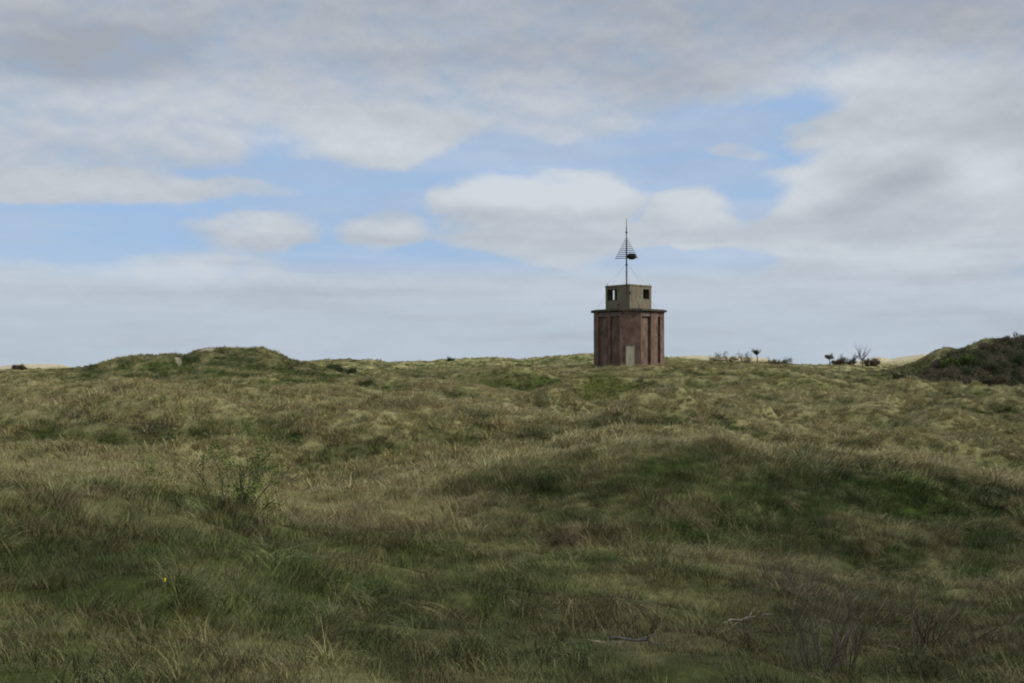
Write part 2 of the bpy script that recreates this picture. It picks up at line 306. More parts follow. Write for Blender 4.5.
vm = n.new('ShaderNodeVectorMath'); vm.operation = 'SCALE'; l.new(a_.outputs['Color'], vm.inputs[0]); l.new(mm.outputs[0], vm.inputs['Scale']); l.new(vm.outputs[0], b.inputs['Base Color'])
bp = n.new('ShaderNodeBump'); bp.inputs['Strength'].default_value = .6; bp.inputs['Distance'].default_value = .12; l.new(t1.outputs['Fac'], bp.inputs['Height']); l.new(bp.outputs[0], b.inputs['Normal'])
# grass blades: tint of the tuft, each blade its own shade
bm_, n, l, b = mat('grass_blade', .7, .15)
a_ = n.new('ShaderNodeAttribute'); a_.attribute_type = 'INSTANCER'; a_.attribute_name = 'tint'
r_ = n.new('ShaderNodeAttribute'); r_.attribute_name = 'shade'
s_ = n.new('ShaderNodeSeparateXYZ'); l.new(r_.outputs['Vector'], s_.inputs[0])
mx = n.new('ShaderNodeMix'); mx.data_type = 'RGBA'; l.new(s_.outputs[1], mx.inputs[0]); l.new(a_.outputs['Color'], mx.inputs[6]); mx.inputs[7].default_value = (.36, .31, .165, 1)
d_ = n.new('ShaderNodeAttribute'); d_.attribute_type = 'INSTANCER'; d_.attribute_name = 'dry'
ml = n.new('ShaderNodeMath'); ml.operation = 'MULTIPLY'; l.new(s_.outputs[1], ml.inputs[0]); l.new(d_.outputs['Fac'], ml.inputs[1]); l.new(ml.outputs[0], mx.inputs[0])
vm = n.new('ShaderNodeVectorMath'); vm.operation = 'SCALE'; l.new(mx.outputs[2], vm.inputs[0]); l.new(s_.outputs[0], vm.inputs['Scale']); l.new(vm.outputs[0], b.inputs['Base Color'])
# brick
bk, n, l, b = mat('brick', .9, .15)
uvn = n.new('ShaderNodeUVMap'); bt = n.new('ShaderNodeTexBrick'); l.new(uvn.outputs[0], bt.inputs['Vector'])
bt.inputs['Scale'].default_value = 1; bt.inputs['Brick Width'].default_value = .23; bt.inputs['Row Height'].default_value = .085; bt.inputs['Mortar Size'].default_value = .010; bt.inputs['Bias'].default_value = -.1
bt.inputs['Color1'].default_value = (.190, .100, .068, 1); bt.inputs['Color2'].default_value = (.100, .076, .064, 1); bt.inputs['Mortar'].default_value = (.22, .18, .15, 1)
tn = n.new('ShaderNodeTexNoise'); tn.inputs['Scale'].default_value = 1.3; tn.inputs['Detail'].default_value = 7; tn.inputs['Roughness'].default_value = .65
mp = n.new('ShaderNodeMapping'); l.new(uvn.outputs[0], mp.inputs[0]); mp.inputs['Scale'].default_value = (1, .55, 1); l.new(mp.outputs[0], tn.inputs['Vector'])
mr = n.new('ShaderNodeMapRange'); l.new(tn.outputs['Fac'], mr.inputs[0]); mr.inputs[1].default_value = .3; mr.inputs[2].default_value = .7; mr.inputs[3].default_value = .42; mr.inputs[4].default_value = 1.45
vm = n.new('ShaderNodeVectorMath'); vm.operation = 'SCALE'; l.new(bt.outputs['Color'], vm.inputs[0]); l.new(mr.outputs[0], vm.inputs['Scale']); l.new(vm.outputs[0], b.inputs['Base Color'])
bp = n.new('ShaderNodeBump'); bp.invert = True; bp.inputs['Strength'].default_value = .5; bp.inputs['Distance'].default_value = .01; l.new(bt.outputs['Fac'], bp.inputs['Height']); l.new(bp.outputs[0], b.inputs['Normal'])
# weathered concrete with vertical run-off stains
def concrete(name, ca, cb, cc):
    m, n, l, b = mat(name, .92, .15); tcn = n.new('ShaderNodeTexCoord')
    t = n.new('ShaderNodeTexNoise'); t.inputs['Scale'].default_value = 2.2; t.inputs['Detail'].default_value = 8; t.inputs['Roughness'].default_value = .7; l.new(tcn.outputs['Object'], t.inputs['Vector'])
    mp = n.new('ShaderNodeMapping'); mp.inputs['Scale'].default_value = (3.2, 3.2, .45); l.new(tcn.outputs['Object'], mp.inputs[0])
    t2 = n.new('ShaderNodeTexNoise'); t2.inputs['Scale'].default_value = 1.0; t2.inputs['Detail'].default_value = 6; l.new(mp.outputs[0], t2.inputs['Vector'])
    r = n.new('ShaderNodeValToRGB'); l.new(t.outputs['Fac'], r.inputs[0]); r.color_ramp.elements[0].position = .33; r.color_ramp.elements[0].color = (*ca, 1); r.color_ramp.elements[1].position = .66; r.color_ramp.elements[1].color = (*cb, 1)
    mr = n.new('ShaderNodeMapRange'); l.new(t2.outputs['Fac'], mr.inputs[0]); mr.inputs[1].default_value = .48; mr.inputs[2].default_value = .7; mr.inputs[3].default_value = 0; mr.inputs[4].default_value = .75
    mx = n.new('ShaderNodeMix'); mx.data_type = 'RGBA'; l.new(mr.outputs[0], mx.inputs[0]); l.new(r.outputs[0], mx.inputs[6]); mx.inputs[7].default_value = (*cc, 1); l.new(mx.outputs[2], b.inputs['Base Color'])
    bp = n.new('ShaderNodeBump'); bp.inputs['Strength'].default_value = .4; bp.inputs['Distance'].default_value = .03; l.new(t.outputs['Fac'], bp.inputs['Height']); l.new(bp.outputs[0], b.inputs['Normal'])
    return m
m_conc = concrete('weathered_concrete', (.145, .125, .088), (.225, .20, .14), (.085, .075, .055))
m_lint = concrete('lintel_concrete', (.13, .11, .095), (.19, .165, .135), (.085, .07, .055))
m_door = concrete('door_infill', (.38, .345, .26), (.48, .44, .34), (.27, .24, .17))
m_slab = concrete('slab_concrete', (.075, .068, .055), (.12, .105, .08), (.045, .042, .036))
m_dark = noisy('dark_lining', (.020, .017, .015), (.04, .035, .03), 3)
m_iron = noisy('rusty_iron', (.022, .018, .017), (.050, .036, .030), 9, .7, .3)
m_pole = noisy('painted_iron', (.028, .028, .034), (.055, .05, .05), 6, .6, .35)
m_pale = noisy('galvanised_iron', (.22, .22, .23), (.32, .32, .33), 6, .6, .35)
m_twig = noisy('twig_bark', (.045, .035, .025), (.095, .075, .052), 8)
m_twigb = noisy('thicket_bark', (.115, .095, .075), (.17, .145, .115), 8)
m_leafc = noisy('thicket_leaf', (.115, .098, .064), (.155, .138, .085), .5)
m_twigp = noisy('pale_stem', (.13, .105, .072), (.24, .20, .13), 8)
m_twigr = noisy('bramble_stem', (.10, .075, .055), (.19, .145, .105), 8)
m_nest = noisy('nest_twigs', (.022, .018, .012), (.075, .06, .038), 12)
m_leafg = noisy('young_leaf', (.070, .115, .020), (.13, .19, .035), 4)
m_leafd = noisy('dark_leaf', (.035, .050, .020), (.07, .09, .034), 2)
m_leafb = noisy('brown_leaf', (.075, .062, .045), (.13, .11, .07), 1.2)
m_leafy = noisy('bright_leaf', (.060, .095, .018), (.10, .145, .03), 2)
m_flower = noisy('yellow_petal', (.70, .55, .03), (.85, .70, .05), 30)
m_drift = noisy('bleached_wood', (.11, .10, .08), (.20, .18, .15), 20)

# ------------------------------------------------------------------ mesh helpers
def mesh_obj(name, verts, faces, m, parent=None, uvs=None, smooth=False):
    me = bpy.data.meshes.new(name); me.from_pydata([tuple(v) for v in verts], [], faces); me.update()
    me.materials.append(m)
    if uvs:
        ul = me.uv_layers.new(name='UVMap')
        for i, q in enumerate(uvs): ul.data[i].uv = q
    if smooth: me.polygons.foreach_set('use_smooth', [True]*len(me.polygons))
    o = bpy.data.objects.new(name, me); C.objects.link(o)
    if parent: o.parent = parent
    return o
def tag(o, label=None, cat=None, group=None, kind=None):
    if label: o['label'] = label
    if cat: o['category'] = cat
    if group: o['group'] = group
    if kind: o['kind'] = kind
    return o
def empty(name, loc, rz=0):
    o = bpy.data.objects.new(name, None); C.objects.link(o); o.location = loc; o.rotation_euler = (0, 0, rz); o.empty_display_size = .3; return o
class MB:
    def __init__(s): s.v = []; s.f = []; s.uv = []
    def quad(s, a, b, c, d, uv=None):
        i = len(s.v); s.v += [a, b, c, d]; s.f.append((i, i+1, i+2, i+3)); s.uv += uv or [(0, 0)]*4
    def box(s, c, sz, m=None):
        i = len(s.v); x, y, z = (q/2 for q in sz); m = m or Matrix()
        for a in (-1, 1):
            for b in (-1, 1):
                for e_ in (-1, 1): s.v.append(m @ (Vector(c)+Vector((a*x, b*y, e_*z))))
        for f in ((0, 1, 3, 2), (4, 6, 7, 5), (0, 4, 5, 1), (2, 3, 7, 6), (0, 2, 6, 4), (1, 5, 7, 3)): s.f.append(tuple(i+k for k in f)); s.uv += [(0, 0)]*4
    def tube(s, pts, rad, n=6, cap=True):
        pts = [Vector(p) for p in pts]; rad = rad if isinstance(rad, (list, tuple)) else [rad]*len(pts); base = len(s.v)
        for k, p in enumerate(pts):
            t = (pts[min(k+1, len(pts)-1)]-pts[max(k-1, 0)]); t = t.normalized() if t.length > 1e-9 else Vector((0, 0, 1))
            a = t.cross(Vector((0.13, .97, .2))).normalized(); b_ = t.cross(a)
            for j in range(n): q = 2*math.pi*j/n; s.v.append(p+(a*math.cos(q)+b_*math.sin(q))*rad[k])
        for k in range(len(pts)-1):
            for j in range(n):
                a = base+k*n+j; b_ = base+k*n+(j+1) % n; s.f.append((a, b_, b_+n, a+n)); s.uv += [(0, 0)]*4
        if cap:
            for k, rev in ((0, True), (len(pts)-1, False)):
                r = [base+k*n+j for j in range(n)]; s.f.append(tuple(r[::-1] if rev else r)); s.uv += [(0, 0)]*n
    def prism(s, poly, z0, z1, bottom=True):
        """closed prism over a CCW footprint with wall UVs in metres"""
        per = 0; n = len(poly)
        for k in range(n):
            a, b_ = poly[k], poly[(k+1) % n]; ln = math.hypot(b_[0]-a[0], b_[1]-a[1])
            s.quad(Vector((a[0], a[1], z0)), Vector((b_[0], b_[1], z0)), Vector((b_[0], b_[1], z1)), Vector((a[0], a[1], z1)), [(per, z0), (per+ln, z0), (per+ln, z1), (per, z1)]); per += ln
        for z, rev in ((z1, False), (z0, True)):
            i = len(s.v); s.v += [Vector((p[0], p[1], z)) for p in poly]; r = list(range(i, i+n)); s.f.append(tuple(r[::-1] if rev else r)); s.uv += [(0, 0)]*n
    def build(s, name, m, parent=None, smooth=False): return mesh_obj(name, s.v, s.f, m, parent, s.uv, smooth)

# ------------------------------------------------------------------ terrain mesh
def angles():
    a = list(np.linspace(-.56, .56, 900)); b = list(np.linspace(.57, math.pi, 110)); return np.array([-v for v in b[::-1]]+a+b[:-1])
def radii():
    r = [0.4]; 
    while r[-1] < 9000:
        q = r[-1]; r.append(q+ (max(.07, q*.0075) if q < 130 else q*.010 if q < 360 else q*.04))
    return np.array(r)
TH, RR = angles(), radii()
A, B = np.meshgrid(TH, RR); X = B*np.sin(A); Y = B*np.cos(A)
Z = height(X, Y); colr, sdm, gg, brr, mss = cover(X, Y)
nr, na = X.shape
co = np.stack([X, Y, Z], -1).reshape(-1, 3)
idx = np.arange(nr*na).reshape(nr, na)
i0 = idx[:-1, :]; i1 = np.roll(idx, -1, 1)[:-1, :]; i2 = np.roll(idx, -1, 1)[1:, :]; i3 = idx[1:, :]
fc = np.stack([i0, i1, i2, i3], -1).reshape(-1, 4)[:, ::-1]
c0 = len(co); co = np.vstack([co, [[0, 0, hz(0, .01)]]])
tri = np.stack([np.full(na, c0), np.roll(idx[0], -1), idx[0]], -1)
me = bpy.data.meshes.new('dune_ground'); me.vertices.add(len(co)); me.vertices.foreach_set('co', co.astype(np.float32).ravel())
nl = fc.size+tri.size; me.loops.add(nl); me.loops.foreach_set('vertex_index', np.concatenate([fc.ravel(), tri.ravel()]).astype(np.int32))
me.polygons.add(len(fc)+len(tri)); st = np.concatenate([np.arange(len(fc))*4, len(fc)*4+np.arange(len(tri))*3]).astype(np.int32)
me.polygons.foreach_set('loop_start', st); me.update(calc_edges=True); me.validate()
me.polygons.foreach_set('use_smooth', np.ones(len(me.polygons), bool))
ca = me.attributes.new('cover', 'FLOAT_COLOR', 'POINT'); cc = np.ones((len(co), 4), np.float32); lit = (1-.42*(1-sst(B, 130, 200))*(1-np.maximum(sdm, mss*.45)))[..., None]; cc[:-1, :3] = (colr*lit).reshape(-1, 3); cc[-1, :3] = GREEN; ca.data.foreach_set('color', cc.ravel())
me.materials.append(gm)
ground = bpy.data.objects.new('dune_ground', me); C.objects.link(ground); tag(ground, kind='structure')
if sum(p.normal.z for p in list(me.polygons)[:200]) < 0: me.flip_normals()

# ------------------------------------------------------------------ grass
rs = np.random.RandomState(7)
def tuft(name, nb, rad, hmin, hmax, width, lean, segs, droop, straw=.25, shlo=.45, shhi=1.55, flat=0):
    V_, F_, S_ = [], [], []
    for i in range(nb):
        a = rs.uniform(0, 2*math.pi); r = rad*math.sqrt(rs.uniform(0, 1)); bx, by = r*math.cos(a), r*math.sin(a)
        hgt = rs.uniform(hmin, hmax)*(1.1-.4*r/rad); az = rs.uniform(0, 2*math.pi)
        ox, oy = math.cos(az)*.35+lean+bx/rad*.35, math.sin(az)*.35-lean*.35+by/rad*.35
        on = math.hypot(ox, oy)+1e-6; ux, uy = ox/on, oy/on; ben = droop*rs.uniform(.5, 1.4)
        wdir = rs.uniform(0, math.pi); wx, wy = math.cos(wdir), math.sin(wdir); w = width*rs.uniform(.6, 1.3)
        px_, py_, pz = bx, by, -.05; ang = on*.6+flat; sl = hgt/segs; base = len(V_)
        dead = 1.0 if rs.uniform() < straw else rs.uniform(0, .25); sh = rs.uniform(shlo, shhi)
        for k in range(segs+1):
            ww = w*(1-(k/segs)**1.5*.92)/2
            V_ += [(px_-wx*ww, py_-wy*ww, pz), (px_+wx*ww, py_+wy*ww, pz)]
            tp = min(1, dead+.25*(k/segs)**2); S_ += [(sh, tp, 0)]*2
            px_ += ux*math.sin(ang)*sl; py_ += uy*math.sin(ang)*sl; pz += math.cos(ang)*sl; ang = min(ang+ben/segs, 2.35)
            if k < segs: q = base+2*k; F_.append((q, q+1, q+3, q+2))
    me = bpy.data.meshes.new(name); me.from_pydata(V_, [], F_); at_ = me.attributes.new('shade', 'FLOAT_VECTOR', 'POINT'); at_.data.foreach_set('vector', np.array(S_, np.float32).ravel())
    me.materials.append(bm_); return bpy.data.objects.new(name, me)
tc_ = bpy.data.collections.new('grass_sources')
VAR = [
 ('tuft_a', 110, .12, .30, .58, .006, .40, 5, 1.7, .40), ('tuft_b', 110, .14, .28, .52, .006, .7, 5, 2.0, .35), ('tuft_c', 90, .11, .35, .66, .006, .5, 5, 1.6, .5),
 ('tuft_d', 75, .26, .12, .34, .007, .25, 3, 1.0, .12), ('tuft_e', 75, .28, .10, .30, .007, .3, 3, 1.2, .18),
 ('tuft_f', 100, .13, .40, .75, .006, 1.2, 6, 2.0, .75), ('tuft_g', 90, .12, .40, .70, .006, 1.4, 6, 1.8, .6),
 ('tuft_h', 60, .17, .34, .66, .018, .5, 3, 1.7, .35), ('tuft_i', 60, .19, .32, .60, .018, .8, 3, 2.0, .45), ('tuft_j', 50, .32, .14, .40, .020, .45, 3, 1.0, .2),
 ('tuft_k', 14, .12, .45, .80, .005, .35, 5, .8, .9)]
for v in VAR: tc_.objects.link(tuft(*v))
P = []
def scatter(n, d0, d1, p0, p1, cap):
    # density per m2 = min(cap, K/d^2)
    d = np.exp(rs.uniform(math.log(d0), math.log(d1), n)); px = rs.uniform(p0, p1, n)
    K = n/(math.log(d1/d0)*(p1-p0)/F); dens = K/d**2
    keep = rs.uniform(0, 1, n) < np.minimum(1, cap/dens); return (px[keep]-512)/F*d[keep], d[keep]
gx, gy = scatter(1300000, 2.2, 30, -160, 1184, 60)
gx2, gy2 = scatter(230000, 30, 280, -160, 1184, 24)
print('tufts', len(gx), len(gx2))
gx = np.concatenate([gx, gx2]); gy = np.concatenate([gy, gy2])
gx_s, gy_s = rs.uniform(-14, 14, 3500), rs.uniform(-6, 6, 3500); k_ = np.hypot(gx_s, gy_s) > 1.2; gx = np.concatenate([gx, gx_s[k_]]); gy = np.concatenate([gy, gy_s[k_]])
col, sdm, gg, brr, mss = cover(gx, gy)
tr = np.hypot(gx-TX, gy-TY); rn = rs.uniform(0, 1, len(gx))
keep = (tr > 3.75) & (rn > sdm*1.9) & (np.hypot(gx, gy) > 1.2) & (rn > mss*.2)
gx, gy, col, gg, brr, mss = gx[keep], gy[keep], col[keep], gg[keep], brr[keep], mss[keep]
dist = np.hypot(gx, gy); cnt = len(gx)
u = rs.uniform(0, 1, cnt); lumps = fbm(gx/.9, gy/.9, 201, 3); lump2 = fbm(gx/3.5, gy/3.0, 205, 3)
tall = np.clip(.5+lumps*.9+lump2*.5-(gg-.5)*.35, .22, 1)
loc_near = np.minimum(60, 1300000/(math.log(30/2.2)*1.344)/dist**2); loc_far = np.minimum(24, 230000/(math.log(280/30)*1.344)/dist**2)
loc = np.where(dist < 30, loc_near, loc_far); clump = u < np.clip(tall*np.interp(dist, [0, 15, 40, 100], [13, 14, 11, 5])/loc, 0, .85)
v = np.where(clump, rs.randint(0, 3, cnt), rs.randint(3, 5, cnt))
v = np.where(clump & (fbm(gx/1.3+9, gy/1.3, 211, 2)+.35*rs.uniform(-1, 1, cnt) > .15), rs.randint(5, 7, cnt), v)
v = np.where(rs.uniform(0, 1, cnt) < .02, 10, v)
farv = np.where(clump, rs.randint(7, 9, cnt), 9)
v = np.where(dist+rs.uniform(-4, 4, cnt) > 27, farv, v); v = np.where(mss > .4, np.where(dist > 27, 9, 4), v)
scl = rs.uniform(.65, 1.3, cnt)*(1+np.where(dist < 14, .4, .6)*lumps)*np.interp(dist, [0, 8, 16, 30, 60, 110, 150, 280], [.52, .60, .84, .84, .80, .85, .8, .8])
scl = scl*np.where(mss > .4, .8, 1)
windn = fbm(gx/7., gy/7., 221, 2)*1.2
rot = np.stack([rs.normal(0, .12, cnt), rs.normal(0, .12, cnt), windn-.25+rs.normal(0, .55, cnt)], -1)
tint = col*(1+.42*np.clip(fbm(gx/1.1, gy/.9, 231, 4, .75)*1.3, -1, 1))[:, None]*(1-.25*(1-sst(dist, 7, 16)))[:, None]*(1+.30*rs.normal(0, 1, cnt)[:, None]*.85)*(1+rs.normal(0, .09, (cnt, 3))); tint = np.clip(tint, .012, .5)  # near tufts darkened: cloud shade over the foreground painted into the tint
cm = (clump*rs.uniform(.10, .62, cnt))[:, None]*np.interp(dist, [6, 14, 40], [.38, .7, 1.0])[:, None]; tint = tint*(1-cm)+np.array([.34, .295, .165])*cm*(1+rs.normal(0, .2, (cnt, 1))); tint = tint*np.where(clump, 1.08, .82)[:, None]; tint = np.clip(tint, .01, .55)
pk = rs.uniform(0, 1, cnt)+.35*fbm(gx/.7, gy/.7, 241, 2); vg = (pk > .93)[:, None]; vb = (pk < .10)[:, None]; nf = (1-sst(dist, 18, 40))[:, None]
tint = np.where(vg, tint*(1-.75*nf)+np.array([.052, .115, .026])*.75*nf, tint); tint = np.where(vb, tint*(1-.7*nf)+np.array([.135, .090, .062])*.7*nf, tint)
gz = height(gx, gy)
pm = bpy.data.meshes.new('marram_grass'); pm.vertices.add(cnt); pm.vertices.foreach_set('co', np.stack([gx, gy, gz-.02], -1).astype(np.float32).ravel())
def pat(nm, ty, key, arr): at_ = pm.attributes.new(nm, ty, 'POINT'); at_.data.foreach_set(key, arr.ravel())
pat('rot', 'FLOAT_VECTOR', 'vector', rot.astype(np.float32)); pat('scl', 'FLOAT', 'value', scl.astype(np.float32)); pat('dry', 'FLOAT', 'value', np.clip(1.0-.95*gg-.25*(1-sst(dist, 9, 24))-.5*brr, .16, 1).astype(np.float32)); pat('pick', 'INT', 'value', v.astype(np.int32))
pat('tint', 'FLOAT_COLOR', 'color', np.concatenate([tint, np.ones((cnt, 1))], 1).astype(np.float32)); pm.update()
grass = bpy.data.objects.new('marram_grass', pm); C.objects.link(grass)
tag(grass, 'tufted dry and green dune grass combed by the wind over all the dunes', 'grass', kind='stuff')
g = bpy.data.node_groups.new('grass_scatter', 'GeometryNodeTree'); g.interface.new_socket('Geometry', in_out='INPUT', socket_type='NodeSocketGeometry'); g.interface.new_socket('Geometry', in_out='OUTPUT', socket_type='NodeSocketGeometry')
gi = g.nodes.new('NodeGroupInput'); go = g.nodes.new('NodeGroupOutput'); ip = g.nodes.new('GeometryNodeInstanceOnPoints'); ci = g.nodes.new('GeometryNodeCollectionInfo')
ci.inputs['Collection'].default_value = tc_; ci.inputs['Separate Children'].default_value = True; ci.inputs['Reset Children'].default_value = True
def na_(nm, dt): q = g.nodes.new('GeometryNodeInputNamedAttribute'); q.data_type = dt; q.inputs['Name'].default_value = nm; return [s for s in q.outputs if s.enabled and s.name == 'Attribute'][0]
er = g.nodes.new('FunctionNodeEulerToRotation'); g.links.new(na_('rot', 'FLOAT_VECTOR'), er.inputs[0])
mp_ = g.nodes.new('GeometryNodeMeshToPoints'); g.links.new(gi.outputs[0], mp_.inputs[0])
g.links.new(mp_.outputs[0], ip.inputs['Points']); g.links.new(ci.outputs[0], ip.inputs['Instance']); ip.inputs['Pick Instance'].default_value = True
g.links.new(na_('pick', 'INT'), ip.inputs['Instance Index']); g.links.new(er.outputs[0], ip.inputs['Rotation']); g.links.new(na_('scl', 'FLOAT'), ip.inputs['Scale']); g.links.new(ip.outputs[0], go.inputs[0])
md = grass.modifiers.new('scatter', 'NODES'); md.node_group = g

# ------------------------------------------------------------------ brick tower
U_ = 98.0/F/6.833          # one unit of the tower study (tower picture enlarged 6.833 times) in metres
ROT = R(-3.4)
tw = empty('brick_tower', (TX, TY, TZ), ROT)
tag(tw, 'squat red-brown brick tower with grey concrete lookout storey on a dune', 'tower')
cH = 68*U_; Lf = 168*U_*math.sqrt(2)     # half the door face, length of the diagonal faces
D2 = math.sqrt(.5)
apo = cH+Lf*D2                            # distance of the door face from the centre
dep = .26
def notched(inset=0.0):
    # corners of the octagon, CCW from the right end of the door face
    oct_ = [(cH, -apo), (apo, -cH), (apo, cH), (cH, apo), (-cH, apo), (-apo, cH), (-apo, -cH), (-cH, -apo)]
    return oct_
OCT = notched()
REC_R = [(.03, .42), (.72, .83)]          # recesses along the right diagonal face, from the door
REC_L = [(.15, .535), (.61, .97)]         # along the left diagonal face, towards the door
SIDE = {0: REC_R, 2: REC_L, 4: REC_R, 6: REC_L}
foot = []; lint = []
for k in range(8):
    a = Vector(OCT[k]); b = Vector(OCT[(k+1) % 8]); t = (b-a).normalized(); nrm = Vector((t.y, -t.x)); ln = (b-a).length
    foot.append(tuple(a))
    for (s0, s1) in SIDE.get(k, []):
        p0 = a+t*ln*s0; p1 = a+t*ln*s1; foot += [tuple(p0), tuple(p0-nrm*dep), tuple(p1-nrm*dep), tuple(p1)]; lint.append((p0, p1, nrm, t))
WZ = 5.38
wb = MB(); wb.prism(foot, -1.2, WZ); wall = wb.build('brick_wall', bk, tw)
for p0, p1, nrm, t in lint:
    q = [p0+t*.004-nrm*(dep+.01), p0+t*.004-nrm*.06, p1-t*.004-nrm*.06, p1-t*.004-nrm*(dep+.01)]
    q = [tuple(v_) for v_ in q]
    ar = sum(q[i][0]*q[(i+1) % 4][1]-q[(i+1) % 4][0]*q[i][1] for i in range(4))
    if ar < 0: q = q[::-1]
    mb = MB(); mb.prism(q, WZ-.52, WZ-.12); mb.build('lintel', m_lint, tw)
# dark steel strip joints at pier edges
# door: sunk pale infill with frame and lintel
dxc = (398-400)*U_
db = MB(); db.box((dxc, -apo-.012, .96), (57*U_, .05, 2.17)); door = db.build('door', m_door, tw); door['label'] = 'pale grey door in the front brick face'
df = MB()
for sx in (-1, 1): df.box((dxc+sx*(28.5*U_+.035), -apo-.02, .96), (.07, .09, 2.17))
df.box((dxc, -apo-.02, 2.105), (57*U_+.16, .09, .12)); df.build('door_frame', m_lint, door)
hb = MB(); hb.tube([(dxc+.28, -apo-.04, .95), (dxc+.28, -apo-.08, .95), (dxc+.20, -apo-.08, .95)], .012, 6); hb.build('handle', m_iron, door)
# foundation kerb
def octo(s): return [(x*s, y*s) for x, y in OCT]
fb = MB(); fb.prism(octo(1.03), -1.3, -.02); fb.build('plinth', m_lint, tw)
# roof slab
ov = (255*U_)/(apo)
sb = MB(); sb.prism(octo(ov), WZ+.002, WZ+.15); sb.prism(octo(ov*.93), WZ+.152, WZ+.20); slab = sb.build('roof_slab', m_slab, tw)
# lookout storey: square box turned 45 degrees, openings cut through each wall
bs = 312*U_/(math.cos(R(48.3))+math.sin(R(48.3)))     # side
LZ0, LZ1 = WZ+.202, WZ+.20+168*U_
lk = empty('lookout', (0, 0, 0), 0); lk.parent = tw; lk.rotation_euler = (0, 0, 0)
mL = Matrix.Rotation(R(45), 4, 'Z')
wt = .20
def wallpanel(mb, face, openings):
    """wall of the square between z LZ0..LZ1; openings (u0,u1,z0,z1) along the face seen from outside, left to right"""
    m = mL @ Matrix.Rotation(face*math.pi/2, 4, 'Z'); hs_ = bs/2
    us = sorted({0, bs, *[q for o in openings for q in o[:2]]}); zs = sorted({LZ0, LZ1-.16, *[q for o in openings for q in o[2:]]})
    for i in range(len(us)-1):
        for j in range(len(zs)-1):
            cu, cz = (us[i]+us[i+1])/2, (zs[j]+zs[j+1])/2
            if any(o[0] < cu < o[1] and o[2] < cz < o[3] for o in openings): continue
            u0, u1 = us[i], us[i+1]
            if i == 0: u0 += 0
            if i == len(us)-2: u1 -= wt+.0
            mb.box((-hs_+(u0+u1)/2, -hs_+wt/2, cz), (u1-u0, wt, zs[j+1]-zs[j]), m)
zt, zb = LZ1-27*U_, LZ1-103*U_
fl = lambda a, b_: (a*bs, b_*bs)
lw = MB()
# faces: 0 is front-right? -> outside normal of face 0 points to (-Y rotated by 45 deg) = front-right
wallpanel(lw, 0, [(*fl(.61, .90), zb+.12, zt)])
wallpanel(lw, 1, [])
wallpanel(lw, 2, [(*fl(.60, .725), zb+.02, zt+.02)])
wallpanel(lw, 3, [(*fl(.08, .48), zb, zt), (*fl(.50, .56), LZ0+.38, LZ0+.52)])
lw.build('lookout_wall', m_conc, lk)
rf = MB(); rf.box((0, 0, LZ1-.08), (bs+.08, bs+.08, .156), mL); rf.build('lookout_roof', m_conc, lk)
# window frames (dark timber post in the left opening)
def frame(face, u0, u1, z0, z1, post=None):
    m = mL @ Matrix.Rotation(face*math.pi/2, 4, 'Z'); hs_ = bs/2; mb = MB(); y = -hs_+.07
    for uu in (u0+.03, u1-.03): mb.box((-hs_+uu, y, (z0+z1)/2), (.06, .08, z1-z0-.01), m)
    mb.box((-hs_+(u0+u1)/2, y, z1-.03), (u1-u0-.125, .078, .055), m); mb.box((-hs_+(u0+u1)/2, y, z0+.03), (u1-u0-.125, .078, .055), m)
    if post: mb.box((-hs_+post, y, (z0+z1)/2), (.09, .076, z1-z0-.13), m)
    mb.build('window_frame', m_dark, lk)
frame(0, .61*bs, .90*bs, zb+.12, zt); frame(3, .08*bs, .48*bs, zb, zt, post=.22*bs)
fl_ = MB(); fl_.box((0, 0, LZ0+.012), (bs-2*wt-.01, bs-2*wt-.01, .02), mL); fl_.build('floor', m_dark, lk)
# corner notch (bracket) and small posts on roof and slab
nb = MB(); nb.box((0, -bs*D2-.01, LZ1-.85), (.14, .10, .30)); nb.build('bracket', m_iron, lk)
for sx in (-1, 1):
    pp = MB(); pp.tube([(sx*bs*D2*.92, 0, LZ1-.02), (sx*bs*D2*.92, 0, LZ1+.24)], .025, 6); pp.build('post', m_iron, lk)

# ------------------------------------------------------------------ beacon mast on the lookout roof
mz = TZ+LZ1+.004
MX = TX-(628.6-626.8)*98/F; MY = TY
mast = empty('beacon_mast', (MX, MY, mz), R(0)); tag(mast, 'tall thin iron mast with triangular slatted daymark on the tower roof', 'mast')
mtop = (285-217)*98/F
mb = MB(); mb.tube([(0, 0, 0), (0, 0, 4.6)], .065, 8); mb.tube([(0, 0, 4.601), (0, 0, mtop-.9)], .045, 8); mb.build('pole', m_pole, mast)
mb = MB(); mb.tube([(0, 0, mtop-.9), (0, 0, mtop)], [.035, .02], 6); mb.build('spike', m_iron, mast)
for zc in ((285-264)*.098, (285-231.3)*.098):
    mb = MB(); mb.tube([(0, 0, zc-.07), (0, 0, zc-.03), (0, 0, zc+.03), (0, 0, zc+.07)], [.07, .12, .12, .07], 8); mb.build('collar', m_iron, mast)
mb = MB(); mb.tube([(0, 0, 0), (0, 0, .04)], .22, 10); mb.tube([(0, 0, .041), (0, 0, .25)], [.12, .075], 8); mb.build('base', m_iron, mast)
ztop, zbot = (285-237)*.098, (285-258)*.098
